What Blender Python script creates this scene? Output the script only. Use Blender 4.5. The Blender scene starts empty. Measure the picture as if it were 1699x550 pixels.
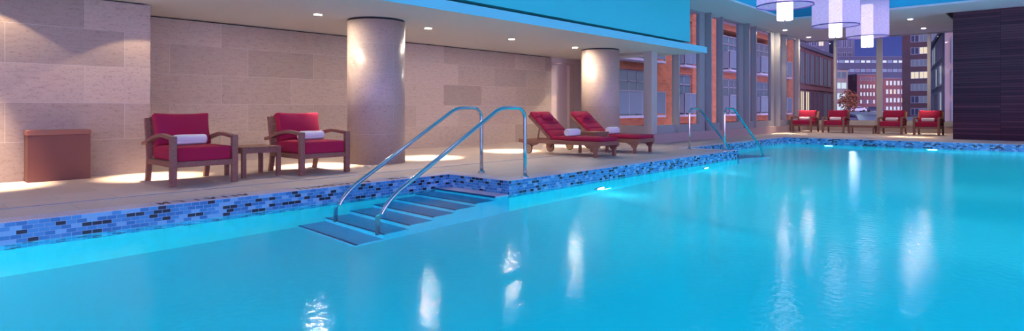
import bpy, bmesh, math, random
from mathutils import Vector, Matrix
random.seed(7)
C = bpy.context.scene.collection
sc = bpy.context.scene
PI = math.pi

# ------------------------------------------------------------------ camera
cam_d = bpy.data.cameras.new('camera')
cam = bpy.data.objects.new('camera', cam_d); C.objects.link(cam)
F_PX, W_PX = 975.6, 1699.0
cam_d.sensor_width = 36.0
cam_d.lens = F_PX / W_PX * 36.0
cam_d.shift_x = 0.0
cam_d.shift_y = -(275.0 - 180.5) / W_PX
cam_d.clip_start, cam_d.clip_end = 0.05, 1500
cam.location = (0, 0, 0.95)
cam.rotation_euler = (PI / 2, 0, math.radians(42.4))
sc.camera = cam

# ------------------------------------------------------------------ colour management, sampling helpers
sc.view_settings.view_transform = 'Standard'
sc.view_settings.look = 'None'
sc.view_settings.gamma = 1.0
sc.view_settings.use_curve_mapping = False
sc.view_settings.exposure = 0.0
sc.cycles.use_denoising = True
sc.cycles.max_bounces = 10
sc.cycles.diffuse_bounces = 5
sc.cycles.glossy_bounces = 5
sc.cycles.transmission_bounces = 8
sc.cycles.transparent_max_bounces = 12
sc.cycles.sample_clamp_indirect = 6.0
sc.cycles.blur_glossy = 0.3

# ------------------------------------------------------------------ sky at dusk
AFTERGLOW = (3.6, 2.4, 5.2)
world = bpy.data.worlds.new('dusk'); sc.world = world
world.use_nodes = True
wn, wl = world.node_tree.nodes, world.node_tree.links
bg = wn['Background']
tc = wn.new('ShaderNodeTexCoord')
sep = wn.new('ShaderNodeSeparateXYZ')
wl.new(tc.outputs['Generated'], sep.inputs[0])
ramp = wn.new('ShaderNodeValToRGB')
els = ramp.color_ramp.elements
els[0].position = 0.0; els[0].color = (0.11, 0.12, 0.40, 1)
els[1].position = 1.0; els[1].color = (0.03, 0.07, 0.30, 1)
e = els.new(0.12); e.color = (0.055, 0.075, 0.36, 1)
wl.new(sep.outputs['Z'], ramp.inputs[0])
# lilac afterglow low in the sky on the side behind the viewer
dot = wn.new('ShaderNodeVectorMath'); dot.operation = 'DOT_PRODUCT'; dot.inputs[1].default_value = (0.80, -0.60, 0.0)
nrm = wn.new('ShaderNodeVectorMath'); nrm.operation = 'NORMALIZE'
wl.new(tc.outputs['Generated'], nrm.inputs[0]); wl.new(nrm.outputs[0], dot.inputs[0])
mr = wn.new('ShaderNodeMapRange'); mr.interpolation_type = 'SMOOTHSTEP'
mr.inputs['From Min'].default_value = 0.25; mr.inputs['From Max'].default_value = 0.85
wl.new(dot.outputs['Value'], mr.inputs['Value'])
gm = wn.new('ShaderNodeMix'); gm.data_type = 'RGBA'
gm.inputs['B'].default_value = (AFTERGLOW[0], AFTERGLOW[1], AFTERGLOW[2], 1)
wl.new(mr.outputs['Result'], gm.inputs['Factor']); wl.new(ramp.outputs[0], gm.inputs['A'])
wl.new(gm.outputs['Result'], bg.inputs['Color'])
bg.inputs['Strength'].default_value = 1.0

# ------------------------------------------------------------------ lamps of the place
def lamp(kind, name, loc, energy, col, rot=(0, 0, 0), **kw):
    d = bpy.data.lights.new(name, kind); d.energy = energy; d.color = col
    for k, v in kw.items(): setattr(d, k, v)
    o = bpy.data.objects.new(name, d); C.objects.link(o)
    o.location = loc; o.rotation_euler = rot
    return o

# afterglow of the evening sky on the houses outside (the roof keeps it out of the hall)
lamp('SUN', 'evening_afterglow', (0, 0, 30), 1.2, (1.0, 0.93, 0.90), (math.radians(34), 0, math.radians(70)), angle=math.radians(60))
# underwater lamps: four have their fixtures in view, the rest are unseen, added to even out the light
POOL = (0.005, 0.88, 0.97)
def pool_lamp(x, y, z, rz, e, col=POOL):
    lamp('AREA', 'underwater_lamp', (x, y, z), e, col, (PI / 2 - 0.5, 0, rz), shape='DISK', size=0.22, spread=PI)
P_E = 300
pool_lamp(-5.10, 7.76, -1.0, -PI / 2, P_E)
pool_lamp(-5.10, 11.61, -1.0, -PI / 2, P_E)
pool_lamp(-5.09, 20.24, -0.75, PI, P_E)
pool_lamp(-2.43, 20.24, -0.75, PI, P_E)
pool_lamp(0.6, 20.24, -0.75, PI, P_E)
for y in (0.0, 4.0, 8.0, 12.0, 16.0):
    pool_lamp(3.85, y, -0.9, PI / 2, P_E)
for x in (-5.2, -2.0, 1.5):
    pool_lamp(x, -3.85, -0.7, 0, P_E)
# the two nearest fixtures also throw a white beam across the basin
for yy, e_ in ((7.76, 16000), (11.61, 5000)):
    lamp('SPOT', 'underwater_beam', (-5.08, yy, -0.95), e_, (1.0, 0.80, 0.85), (0, -math.radians(60), 0), spot_size=math.radians(62), spot_blend=1.0, shadow_soft_size=0.1)
# blue cove lighting in the raised ceiling
COVE = (0.02, 0.55, 0.9)
lamp('AREA', 'cove_glow', (-6.35, 9.0, 4.06), 34, COVE, (0, PI * 0.80, 0), shape='RECTANGLE', size=0.15, size_y=22.0)
lamp('AREA', 'cove_glow', (-1.5, 20.95, 4.06), 7, COVE, (PI * 0.8, 0, 0), shape='RECTANGLE', size=8.0, size_y=0.15)

# ------------------------------------------------------------------ geometry helpers
def bm_new(): return bmesh.new()
def box(bm, x0, x1, y0, y1, z0, z1):
    v = [bm.verts.new(p) for p in ((x0, y0, z0), (x1, y0, z0), (x1, y1, z0), (x0, y1, z0), (x0, y0, z1), (x1, y0, z1), (x1, y1, z1), (x0, y1, z1))]
    for f in ((0, 3, 2, 1), (4, 5, 6, 7), (0, 1, 5, 4), (1, 2, 6, 5), (2, 3, 7, 6), (3, 0, 4, 7)):
        bm.faces.new([v[i] for i in f])
    return bm
def hexa(bm, bot, top):
    v = [bm.verts.new(p) for p in list(bot) + list(top)]
    for f in ((0, 3, 2, 1), (4, 5, 6, 7), (0, 1, 5, 4), (1, 2, 6, 5), (2, 3, 7, 6), (3, 0, 4, 7)):
        bm.faces.new([v[i] for i in f])
    return bm
def prism(bm, poly, fixed, a, b):
    """poly: 2-D points; fixed axis 'x','y' or 'z' runs from a to b"""
    def mk(p, t):
        if fixed == 'x': return (t, p[0], p[1])
        if fixed == 'y': return (p[0], t, p[1])
        return (p[0], p[1], t)
    A = [bm.verts.new(mk(p, a)) for p in poly]; B = [bm.verts.new(mk(p, b)) for p in poly]
    bm.faces.new(A); bm.faces.new(B[::-1])
    n = len(poly)
    for i in range(n): bm.faces.new((A[i], B[i], B[(i + 1) % n], A[(i + 1) % n]))
    bmesh.ops.recalc_face_normals(bm, faces=bm.faces)
    return bm
def tube(bm, pts, r, seg=14, closed_ends=True):
    pts = [Vector(p) for p in pts]; rings = []
    up = None
    for i, p in enumerate(pts):
        t = (pts[min(i + 1, len(pts) - 1)] - pts[max(i - 1, 0)]).normalized()
        if up is None:
            up = Vector((0, 0, 1)) if abs(t.z) < 0.9 else Vector((0, 1, 0))
        a = t.cross(up).normalized(); b = a.cross(t).normalized(); up = b
        rings.append([bm.verts.new(p + (a * math.cos(2 * PI * k / seg) + b * math.sin(2 * PI * k / seg)) * r) for k in range(seg)])
    for i in range(len(rings) - 1):
        for k in range(seg):
            bm.faces.new((rings[i][k], rings[i][(k + 1) % seg], rings[i + 1][(k + 1) % seg], rings[i + 1][k]))
    if closed_ends:
        bm.faces.new(rings[0][::-1]); bm.faces.new(rings[-1])
    bmesh.ops.recalc_face_normals(bm, faces=bm.faces)
    return bm
def lathe(bm, prof, c=(0, 0, 0), axis='z', seg=32):
    """prof: (radius, height) points"""
    rings = []
    for r, h in prof:
        if r < 1e-6:
            rings.append([(0, 0, h)]); continue
        rings.append([(r * math.cos(2 * PI * k / seg), r * math.sin(2 * PI * k / seg), h) for k in range(seg)])
    def mp(p):
        if axis == 'z': q = p
        elif axis == 'y': q = (p[0], p[2], p[1])
        else: q = (p[2], p[0], p[1])
        return (q[0] + c[0], q[1] + c[1], q[2] + c[2])
    V = [[bm.verts.new(mp(p)) for p in ring] for ring in rings]
    for i in range(len(V) - 1):
        A, B = V[i], V[i + 1]
        if len(A) == 1 and len(B) == 1: continue
        for k in range(seg):
            k2 = (k + 1) % seg
            if len(A) == 1: bm.faces.new((A[0], B[k2], B[k]))
            elif len(B) == 1: bm.faces.new((A[k], A[k2], B[0]))
            else: bm.faces.new((A[k], A[k2], B[k2], B[k]))
    bmesh.ops.recalc_face_normals(bm, faces=bm.faces)
    return bm
def arc(c, r, a0, a1, n, plane='yz', x=0.0):
    out = []
    for i in range(n + 1):
        a = a0 + (a1 - a0) * i / n
        out.append((c[0] + r * math.cos(a), c[1] + r * math.sin(a)))
    return out
def cushion(bm, hx, hy, hz, r, puff=0.0, dent=0.0, n=8, M=None):
    """rounded, slightly puffed cushion with half sizes hx, hy, hz"""
    def samples(h):
        s = [-h, -h + r * 0.18, -h + r * 0.5, -h + r]
        inner = [(-h + r) + (2 * (h - r)) * i / n for i in range(1, n)]
        return s + inner + [-x for x in reversed(s)]
    X, Y, Z = samples(hx), samples(hy), samples(hz)
    verts = {}
    def shape(p):
        q = Vector(p)
        inn = Vector((max(-(hx - r), min(hx - r, q.x)), max(-(hy - r), min(hy - r, q.y)), max(-(hz - r), min(hz - r, q.z))))
        d = q - inn
        if d.length > 1e-9: q = inn + d.normalized() * r
        fx, fy, fz = (p[0] / hx) ** 2, (p[1] / hy) ** 2, (p[2] / hz) ** 2
        q.z += math.copysign(puff * (1 - fx) * (1 - fy), p[2]) * abs(p[2] / hz)
        q.x += dent * (1 - fy) * (p[0] / hx)
        q.y += dent * (1 - fx) * (p[1] / hy)
        return M @ q if M else q
    def V(i, j, k):
        key = (i, j, k)
        if key not in verts: verts[key] = bm.verts.new(shape((X[i], Y[j], Z[k])))
        return verts[key]
    nx, ny, nz = len(X) - 1, len(Y) - 1, len(Z) - 1
    for i in range(nx):
        for j in range(ny):
            bm.faces.new((V(i, j, 0), V(i, j + 1, 0), V(i + 1, j + 1, 0), V(i + 1, j, 0)))
            bm.faces.new((V(i, j, nz), V(i + 1, j, nz), V(i + 1, j + 1, nz), V(i, j + 1, nz)))
    for i in range(nx):
        for k in range(nz):
            bm.faces.new((V(i, 0, k), V(i + 1, 0, k), V(i + 1, 0, k + 1), V(i, 0, k + 1)))
            bm.faces.new((V(i, ny, k), V(i, ny, k + 1), V(i + 1, ny, k + 1), V(i + 1, ny, k)))
    for j in range(ny):
        for k in range(nz):
            bm.faces.new((V(0, j, k), V(0, j, k + 1), V(0, j + 1, k + 1), V(0, j + 1, k)))
            bm.faces.new((V(nx, j, k), V(nx, j + 1, k), V(nx, j + 1, k + 1), V(nx, j, k + 1)))
    return bm
def obj(name, bm, m, parent=None, smooth=False, bev=0.0):
    me = bpy.data.meshes.new(name)
    bm.to_mesh(me); bm.free()
    o = bpy.data.objects.new(name, me); C.objects.link(o)
    if m is not None: me.materials.append(m)
    if smooth:
        for p in me.polygons: p.use_smooth = True
    if bev:
        b = o.modifiers.new('edge', 'BEVEL'); b.width = bev; b.segments = 2; b.limit_method = 'ANGLE'; b.angle_limit = math.radians(40)
    if parent is not None: o.parent = parent
    return o
def tag(o, label, cat, group=None):
    o['label'] = label; o['category'] = cat
    if group: o['group'] = group
    return o
def thing(name, label, cat, loc=(0, 0, 0), rz=0.0, group=None):
    o = bpy.data.objects.new(name, None); C.objects.link(o)
    o.location = loc; o.rotation_euler = (0, 0, rz); o.empty_display_size = 0.1
    return tag(o, label, cat, group)
def struct(name, bm, m, parent=None, **kw):
    o = obj(name, bm, m, parent, **kw)
    if parent is None: o['kind'] = 'structure'
    return o
def children_of(o): return [c for c in list(bpy.data.objects) if c.parent == o]
def dup(o, loc, rz, label, parent=None):
    r = o.copy(); C.objects.link(r)
    if parent is None:
        r.location = loc; r.rotation_euler = (0, 0, rz); r['label'] = label
    else: r.parent = parent
    for ch in children_of(o): dup(ch, None, None, None, r)
    return r

# ------------------------------------------------------------------ materials
def mat(name):
    m = bpy.data.materials.new(name); m.use_nodes = True
    nt = m.node_tree
    return m, nt.nodes, nt.links, nt.nodes['Principled BSDF']
def plain(name, col, rough=0.6, metal=0.0, var=0.0, scale=8.0, bump=0.0, bscale=60.0, coat=0.0):
    m, n, l, b = mat(name)
    b.inputs['Roughness'].default_value = rough; b.inputs['Metallic'].default_value = metal
    b.inputs['Base Color'].default_value = (*col, 1)
    b.inputs['Coat Weight'].default_value = coat
    t = n.new('ShaderNodeTexCoord')
    if var:
        nz = n.new('ShaderNodeTexNoise'); nz.inputs['Scale'].default_value = scale; nz.inputs['Detail'].default_value = 4
        l.new(t.outputs['Object'], nz.inputs['Vector'])
        mx = n.new('ShaderNodeMix'); mx.data_type = 'RGBA'
        mx.inputs['A'].default_value = (*[c * (1 - var) for c in col], 1)
        mx.inputs['B'].default_value = (*[min(1, c * (1 + var)) for c in col], 1)
        l.new(nz.outputs['Fac'], mx.inputs['Factor']); l.new(mx.outputs['Result'], b.inputs['Base Color'])
    if bump:
        nb = n.new('ShaderNodeTexNoise'); nb.inputs['Scale'].default_value = bscale; nb.inputs['Detail'].default_value = 3
        l.new(t.outputs['Object'], nb.inputs['Vector'])
        bp = n.new('ShaderNodeBump'); bp.inputs['Strength'].default_value = bump; bp.inputs['Distance'].default_value = 0.01
        l.new(nb.outputs['Fac'], bp.inputs['Height']); l.new(bp.outputs['Normal'], b.inputs['Normal'])
    return m
def glow(name, col, strength):
    m, n, l, b = mat(name)
    b.inputs['Base Color'].default_value = (0.05, 0.05, 0.06, 1); b.inputs['Specular IOR Level'].default_value = 0.1
    b.inputs['Emission Color'].default_value = (*col, 1); b.inputs['Emission Strength'].default_value = strength
    return m
def axes_vec(n, l, axes, column=None):
    """texture coordinate laid on two world axes; column=(cx, cy, r) unrolls a cylinder"""
    g = n.new('ShaderNodeNewGeometry'); s = n.new('ShaderNodeSeparateXYZ'); l.new(g.outputs['Position'], s.inputs[0])
    c = n.new('ShaderNodeCombineXYZ')
    if column:
        def math_n(op, a, bv):
            q = n.new('ShaderNodeMath'); q.operation = op
            for i, v in enumerate((a, bv)):
                if isinstance(v, (int, float)): q.inputs[i].default_value = v
                else: l.new(v, q.inputs[i])
            return q.outputs[0]
        dx = math_n('SUBTRACT', s.outputs['X'], column[0]); dy = math_n('SUBTRACT', s.outputs['Y'], column[1])
        an = math_n('ARCTAN2', dy, dx)
        l.new(math_n('MULTIPLY', an, column[2]), c.inputs[0]); l.new(s.outputs['Z'], c.inputs[1])
    else:
        l.new(s.outputs[axes[0].upper()], c.inputs[0]); l.new(s.outputs[axes[1].upper()], c.inputs[1])
    return c.outputs[0], g
def brick(n, l, vec, bw, bh, mortar, off=0.5, freq=2):
    t = n.new('ShaderNodeTexBrick')
    t.inputs['Scale'].default_value = 1.0; t.inputs['Brick Width'].default_value = bw; t.inputs['Row Height'].default_value = bh
    t.inputs['Mortar Size'].default_value = mortar; t.inputs['Mortar Smooth'].default_value = 0.1
    t.offset = off; t.offset_frequency = freq; t.squash = 1.0
    t.inputs['Color1'].default_value = (0, 0, 0, 1); t.inputs['Color2'].default_value = (1, 1, 1, 1)
    t.inputs['Mortar'].default_value = (0.5, 0.5, 0.5, 1)
    l.new(vec, t.inputs['Vector'])
    return t
def ramp_n(n, l, src, stops, const=False):
    r = n.new('ShaderNodeValToRGB'); el = r.color_ramp.elements
    if const: r.color_ramp.interpolation = 'CONSTANT'
    while len(el) < len(stops): el.new(0.5)
    for e_, (p, c) in zip(el, stops): e_.position = p; e_.color = (*c, 1)
    l.new(src, r.inputs[0]); return r.outputs[0]
def mix(n, l, fac, a, b, mode='MIX'):
    x = n.new('ShaderNodeMix'); x.data_type = 'RGBA'; x.blend_type = mode
    for key, v in (('Factor', fac), ('A', a), ('B', b)):
        if isinstance(v, (int, float)): x.inputs[key].default_value = v
        elif isinstance(v, tuple): x.inputs[key].default_value = (*v, 1)
        else: l.new(v, x.inputs[key])
    return x.outputs['Result']
def travertine(name, axes='yz', column=None, rough=0.55, lift=1.0, shift=0.0):
    m, n, l, b = mat(name)
    vec, g = axes_vec(n, l, axes, column)
    ad = n.new('ShaderNodeVectorMath'); ad.operation = 'ADD'; ad.inputs[1].default_value = (shift, 0, 0); l.new(vec, ad.inputs[0])
    t = brick(n, l, ad.outputs[0], 3.2 if column else 1.32, 0.515, 0.0035, 0.36)
    tone = ramp_n(n, l, t.outputs['Color'], [(0, (0.36 * lift, 0.29 * lift, 0.25 * lift)), (0.45, (0.46 * lift, 0.37 * lift, 0.315 * lift)), (1, (0.53 * lift, 0.43 * lift, 0.37 * lift))])
    if column: tone = mix(n, l, 0.75, tone, (0.46 * lift, 0.37 * lift, 0.33 * lift))
    # bedding veins and pits of the stone
    st = n.new('ShaderNodeVectorMath'); st.operation = 'MULTIPLY'; st.inputs[1].default_value = (4.5, 15.0, 1); l.new(vec, st.inputs[0])
    v1 = n.new('ShaderNodeTexNoise'); v1.inputs['Scale'].default_value = 1.6; v1.inputs['Detail'].default_value = 8; v1.inputs['Roughness'].default_value = 0.7
    l.new(st.outputs[0], v1.inputs['Vector'])
    veins = ramp_n(n, l, v1.outputs['Fac'], [(0.28, (0.60, 0.54, 0.52)), (0.5, (0.92, 0.90, 0.89)), (0.7, (1.0, 0.99, 0.97))])
    c1 = mix(n, l, 0.22 if column else 0.55, tone, veins, 'MULTIPLY')
    s2 = n.new('ShaderNodeVectorMath'); s2.operation = 'MULTIPLY'; s2.inputs[1].default_value = (26, 55, 1); l.new(vec, s2.inputs[0])
    v2 = n.new('ShaderNodeTexNoise'); v2.inputs['Scale'].default_value = 1.0; v2.inputs['Detail'].default_value = 3; l.new(s2.outputs[0], v2.inputs['Vector'])
    pits = ramp_n(n, l, v2.outputs['Fac'], [(0.0, (0, 0, 0)), (0.58, (0, 0, 0)), (0.65, (1, 1, 1))])
    msk = mix(n, l, 1.0, pits, ramp_n(n, l, v1.outputs['Fac'], [(0.3, (0.9, 0.9, 0.9)), (0.6, (0.15, 0.15, 0.15))]), 'MULTIPLY')
    c2 = mix(n, l, msk, c1, (0.20, 0.13, 0.10))
    c3 = mix(n, l, t.outputs['Fac'], c2, (0.50 * lift, 0.44 * lift, 0.40 * lift))
    l.new(c3, b.inputs['Base Color'])
    b.inputs['Roughness'].default_value = rough
    bp = n.new('ShaderNodeBump'); bp.inputs['Strength'].default_value = 0.25; bp.inputs['Distance'].default_value = 0.01; bp.invert = True
    l.new(msk, bp.inputs['Height']); l.new(bp.outputs['Normal'], b.inputs['Normal'])
    return m
def mosaic(name, axes, bw, bh, mortar, stops, grout, rough=0.15, off=0.5):
    m, n, l, b = mat(name)
    vec, g = axes_vec(n, l, axes)
    t = brick(n, l, vec, bw, bh, mortar, off)
    col = ramp_n(n, l, t.outputs['Color'], stops, True)
    l.new(mix(n, l, t.outputs['Fac'], col, grout), b.inputs['Base Color'])
    b.inputs['Roughness'].default_value = rough
    return m
def wood(name, c0, c1, axis_scale=(2, 30, 30), rough=0.55):
    m, n, l, b = mat(name)
    t = n.new('ShaderNodeTexCoord'); mp = n.new('ShaderNodeMapping'); mp.inputs['Scale'].default_value = axis_scale
    l.new(t.outputs['Object'], mp.inputs['Vector'])
    nz = n.new('ShaderNodeTexNoise'); nz.inputs['Scale'].default_value = 1.5; nz.inputs['Detail'].default_value = 6; nz.inputs['Distortion'].default_value = 0.6
    l.new(mp.outputs[0], nz.inputs['Vector'])
    l.new(ramp_n(n, l, nz.outputs['Fac'], [(0.3, c0), (0.7, c1)]), b.inputs['Base Color'])
    b.inputs['Roughness'].default_value = rough
    return m
def bricks(name, axes, base, mort, bw=0.42, bh=0.14):
    m, n, l, b = mat(name)
    vec, g = axes_vec(n, l, axes)
    t = brick(n, l, vec, bw, bh, 0.012)
    col = ramp_n(n, l, t.outputs['Color'], [(0, tuple(c * 0.8 for c in base)), (1, tuple(c * 1.2 for c in base))])
    l.new(mix(n, l, t.outputs['Fac'], col, mort), b.inputs['Base Color']); b.inputs['Roughness'].default_value = 0.85
    return m
def glass(name, tint=(0.93, 0.96, 0.97)):
    m = bpy.data.materials.new(name); m.use_nodes = True; n, l = m.node_tree.nodes, m.node_tree.links
    n.clear(); o = n.new('ShaderNodeOutputMaterial')
    tr = n.new('ShaderNodeBsdfTransparent'); tr.inputs[0].default_value = (*tint, 1)
    gl = n.new('ShaderNodeBsdfGlossy'); gl.inputs['Roughness'].default_value = 0.01; gl.inputs[0].default_value = (0.55, 0.55, 0.55, 1)
    lw = n.new('ShaderNodeLayerWeight'); lw.inputs['Blend'].default_value = 0.5
    pw = n.new('ShaderNodeMath'); pw.operation = 'POWER'; pw.inputs[1].default_value = 5.0; l.new(lw.outputs['Facing'], pw.inputs[0])
    ma = n.new('ShaderNodeMath'); ma.operation = 'MULTIPLY_ADD'; ma.inputs[1].default_value = 0.5; ma.inputs[2].default_value = 0.02; l.new(pw.outputs[0], ma.inputs[0])
    mx = n.new('ShaderNodeMixShader'); l.new(ma.outputs[0], mx.inputs[0]); l.new(tr.outputs[0], mx.inputs[1]); l.new(gl.outputs[0], mx.inputs[2])
    l.new(mx.outputs[0], o.inputs[0]); return m

M = {}
M['trav_projecting'] = travertine('travertine projecting wall', 'yz', shift=0.14)
M['trav_back'] = travertine('travertine back wall', 'yz', shift=0.5)
M['plaster'] = plain('warm white plaster', (0.80, 0.76, 0.70), 0.85)
M['white_paint'] = plain('white ceiling paint', (0.72, 0.74, 0.74), 0.8)
M['bulkhead'] = plain('bulkhead with painted blue light', (0.05, 0.66, 0.68), 0.75)  # blue light falling on the bulkhead is put into its base colour
M['fascia'] = plain('fascia with painted blue light', (0.18, 0.74, 0.82), 0.6)  # fascia colour carries the blue light of the hall
M['tray'] = plain('tray with painted blue light', (0.06, 0.46, 0.62), 0.8)  # blue cove light painted into the tray colour
M['lilac_paint'] = plain('pale wall paint', (0.72, 0.64, 0.66), 0.7)
M['door_paint'] = plain('beige door paint', (0.64, 0.53, 0.54), 0.5)
M['black_gap'] = plain('shadow gap black', (0.015, 0.02, 0.025), 0.8)
M['pool_plaster'] = plain('pool plaster', (0.03, 0.68, 0.76), 0.7, var=0.04, scale=1.2)
M['step_tile'] = plain('blue step tile', (0.06, 0.40, 0.60), 0.5, var=0.05, scale=3)
M['pool_nosing'] = plain('dark blue nosing tile', (0.01, 0.06, 0.16), 0.4)
M['ledge'] = plain('wet ledge plaster', (0.52, 0.44, 0.58), 0.35)
PAL = [(0.0, (0.030, 0.19, 0.42)), (0.25, (0.06, 0.29, 0.55)), (0.52, (0.04, 0.24, 0.49)), (0.66, (0.18, 0.44, 0.66)), (0.82, (0.012, 0.024, 0.045))]
for ax in ('yz', 'xz'):
    M['tile_' + ax] = mosaic('waterline tile ' + ax, ax, 0.076, 0.0365, 0.0020, PAL, (0.30, 0.42, 0.60))
M['coping'] = mosaic('white coping mosaic', 'xy', 0.028, 0.028, 0.0022, [(0.0, (0.64, 0.60, 0.68)), (0.5, (0.70, 0.68, 0.74))], (0.42, 0.38, 0.50), 0.3, 0.0)
M['coping_mark'] = plain('black mosaic', (0.012, 0.012, 0.016), 0.35)
M['granite'] = plain('stone kerb', (0.40, 0.31, 0.31), 0.6, var=0.12, scale=14)
M['alu'] = plain('grey anodised frame', (0.36, 0.36, 0.375), 0.45, 0.2)
M['alu_light'] = plain('light grey frame', (0.48, 0.46, 0.44), 0.5, 0.1)
M['glass'] = glass('window glass')
M['steel'] = plain('polished steel', (0.62, 0.63, 0.65), 0.14, 1.0)
M['teak'] = wood('teak', (0.185, 0.080, 0.058), (0.27, 0.128, 0.092))
M['teak_light'] = wood('light teak', (0.30, 0.17, 0.09), (0.46, 0.29, 0.17))
M['red_fabric'] = plain('crimson fabric', (0.33, 0.004, 0.048), 0.95, var=0.08, scale=60, bump=0.25, bscale=300)
M['towel'] = plain('white terry towel', (0.78, 0.76, 0.80), 0.95, bump=0.6, bscale=160)
M['bin'] = plain('terracotta lacquer', (0.135, 0.045, 0.035), 0.5, var=0.05, scale=3)
M['bin_collar'] = plain('terracotta collar', (0.25, 0.10, 0.07), 0.5)
M['lamp_warm'] = glow('warm lamp lens', (1.0, 0.86, 0.66), 800.0)
M['lamp_trim'] = plain('white lamp trim', (0.75, 0.72, 0.68), 0.5)
M['lamp_pool'] = glow('pool lamp lens', (0.75, 0.95, 1.0), 14.0)
M['rubber'] = plain('black rubber', (0.02, 0.02, 0.02), 0.7)
M['brass'] = plain('brass hub', (0.6, 0.42, 0.18), 0.35, 1.0)
M['drain'] = plain('blue drain channel', (0.10, 0.22, 0.42), 0.4)

# floor tiles
m, n, l, b = mat('stone floor tile')
vec, g = axes_vec(n, l, 'yx')
t = brick(n, l, vec, 0.9, 0.45, 0.004, 0.5)
tone = ramp_n(n, l, t.outputs['Color'], [(0, (0.50, 0.415, 0.385)), (1, (0.57, 0.475, 0.445))])
nz = n.new('ShaderNodeTexNoise'); nz.inputs['Scale'].default_value = 5; nz.inputs['Detail'].default_value = 6; l.new(vec, nz.inputs['Vector'])
tone = mix(n, l, 0.5, tone, ramp_n(n, l, nz.outputs['Fac'], [(0.3, (0.85, 0.85, 0.85)), (0.7, (1, 1, 1))]), 'MULTIPLY')
l.new(mix(n, l, t.outputs['Fac'], tone, (0.36, 0.29, 0.28)), b.inputs['Base Color']); b.inputs['Roughness'].default_value = 0.5
M['floor'] = m
# dark plank cladding
m, n, l, b = mat('dark plank cladding')
vec, g = axes_vec(n, l, 'xz')
sh_ = n.new('ShaderNodeVectorMath'); sh_.operation = 'ADD'; sh_.inputs[1].default_value = (2.2, 0, 0); l.new(vec, sh_.inputs[0])
t = brick(n, l, sh_.outputs[0], 1.14, 0.075, 0.004, 0.0, 3)
tone = ramp_n(n, l, t.outputs['Color'], [(0, (0.046, 0.014, 0.028)), (0.6, (0.080, 0.024, 0.042)), (1, (0.120, 0.038, 0.058))])
s2 = n.new('ShaderNodeVectorMath'); s2.operation = 'MULTIPLY'; s2.inputs[1].default_value = (1.0, 40, 1); l.new(vec, s2.inputs[0])
nz = n.new('ShaderNodeTexNoise'); nz.inputs['Scale'].default_value = 1.4; nz.inputs['Detail'].default_value = 5; l.new(s2.outputs[0], nz.inputs['Vector'])
tone = mix(n, l, 0.6, tone, ramp_n(n, l, nz.outputs['Fac'], [(0.3, (0.6, 0.6, 0.6)), (0.7, (1, 1, 1))]), 'MULTIPLY')
l.new(mix(n, l, t.outputs['Fac'], tone, (0.006, 0.004, 0.008)), b.inputs['Base Color']); b.inputs['Roughness'].default_value = 0.6; b.inputs['Specular IOR Level'].default_value = 0.25
bp = n.new('ShaderNodeBump'); bp.inputs['Strength'].default_value = 0.6; bp.inputs['Distance'].default_value = 0.02; bp.invert = True
l.new(t.outputs['Fac'], bp.inputs['Height']); l.new(bp.outputs['Normal'], b.inputs['Normal'])
M['planks'] = m
# water: fresnel between a rippled mirror and clear refraction
m = bpy.data.materials.new('pool water'); m.use_nodes = True; n, l = m.node_tree.nodes, m.node_tree.links
n.clear(); out = n.new('ShaderNodeOutputMaterial')
g = n.new('ShaderNodeNewGeometry')
nz = n.new('ShaderNodeTexNoise'); nz.inputs['Scale'].default_value = 16; nz.inputs['Detail'].default_value = 3; l.new(g.outputs['Position'], nz.inputs['Vector'])
bp = n.new('ShaderNodeBump'); bp.inputs['Strength'].default_value = 0.22; bp.inputs['Distance'].default_value = 0.012; l.new(nz.outputs['Fac'], bp.inputs['Height'])
gl = n.new('ShaderNodeBsdfGlossy'); gl.inputs['Roughness'].default_value = 0.13; l.new(bp.outputs['Normal'], gl.inputs['Normal'])
gl.distribution = 'BECKMANN'
rf = n.new('ShaderNodeBsdfRefraction'); rf.inputs['IOR'].default_value = 1.333; rf.inputs['Roughness'].default_value = 0.0; rf.inputs['Color'].default_value = (0.72, 0.97, 1.0, 1)
fr = n.new('ShaderNodeFresnel'); fr.inputs['IOR'].default_value = 1.13
mx = n.new('ShaderNodeMixShader'); l.new(fr.outputs[0], mx.inputs[0]); l.new(rf.outputs[0], mx.inputs[1]); l.new(gl.outputs[0], mx.inputs[2]); l.new(mx.outputs[0], out.inputs[0])
M['water'] = m
# pendant shade: thin translucent fabric
m = bpy.data.materials.new('lilac shade fabric'); m.use_nodes = True; n, l = m.node_tree.nodes, m.node_tree.links
n.clear(); out = n.new('ShaderNodeOutputMaterial')
t = n.new('ShaderNodeTexCoord'); nz = n.new('ShaderNodeTexNoise'); nz.inputs['Scale'].default_value = 26; nz.inputs['Detail'].default_value = 5; nz.inputs['Roughness'].default_value = 0.7; l.new(t.outputs['Object'], nz.inputs['Vector'])
cr = ramp_n(n, l, nz.outputs['Fac'], [(0.3, (0.52, 0.47, 0.72)), (0.7, (0.80, 0.73, 0.92))])
tl = n.new('ShaderNodeBsdfTranslucent'); l.new(cr, tl.inputs[0])
df = n.new('ShaderNodeBsdfDiffuse'); l.new(cr, df.inputs[0])
tr = n.new('ShaderNodeBsdfTransparent'); tr.inputs[0].default_value = (0.86, 0.82, 0.98, 1)
m1 = n.new('ShaderNodeMixShader'); m1.inputs[0].default_value = 0.4; l.new(tl.outputs[0], m1.inputs[1]); l.new(df.outputs[0], m1.inputs[2])
m2 = n.new('ShaderNodeMixShader'); m2.inputs[0].default_value = 0.17; l.new(m1.outputs[0], m2.inputs[1]); l.new(tr.outputs[0], m2.inputs[2]); l.new(m2.outputs[0], out.inputs[0])
M['shade'] = m
M['shade_rim'] = plain('violet shade rim', (0.16, 0.10, 0.34), 0.6)
M['diffuser'] = glow('pendant diffuser', (0.93, 0.80, 1.0), 3.6)

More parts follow.
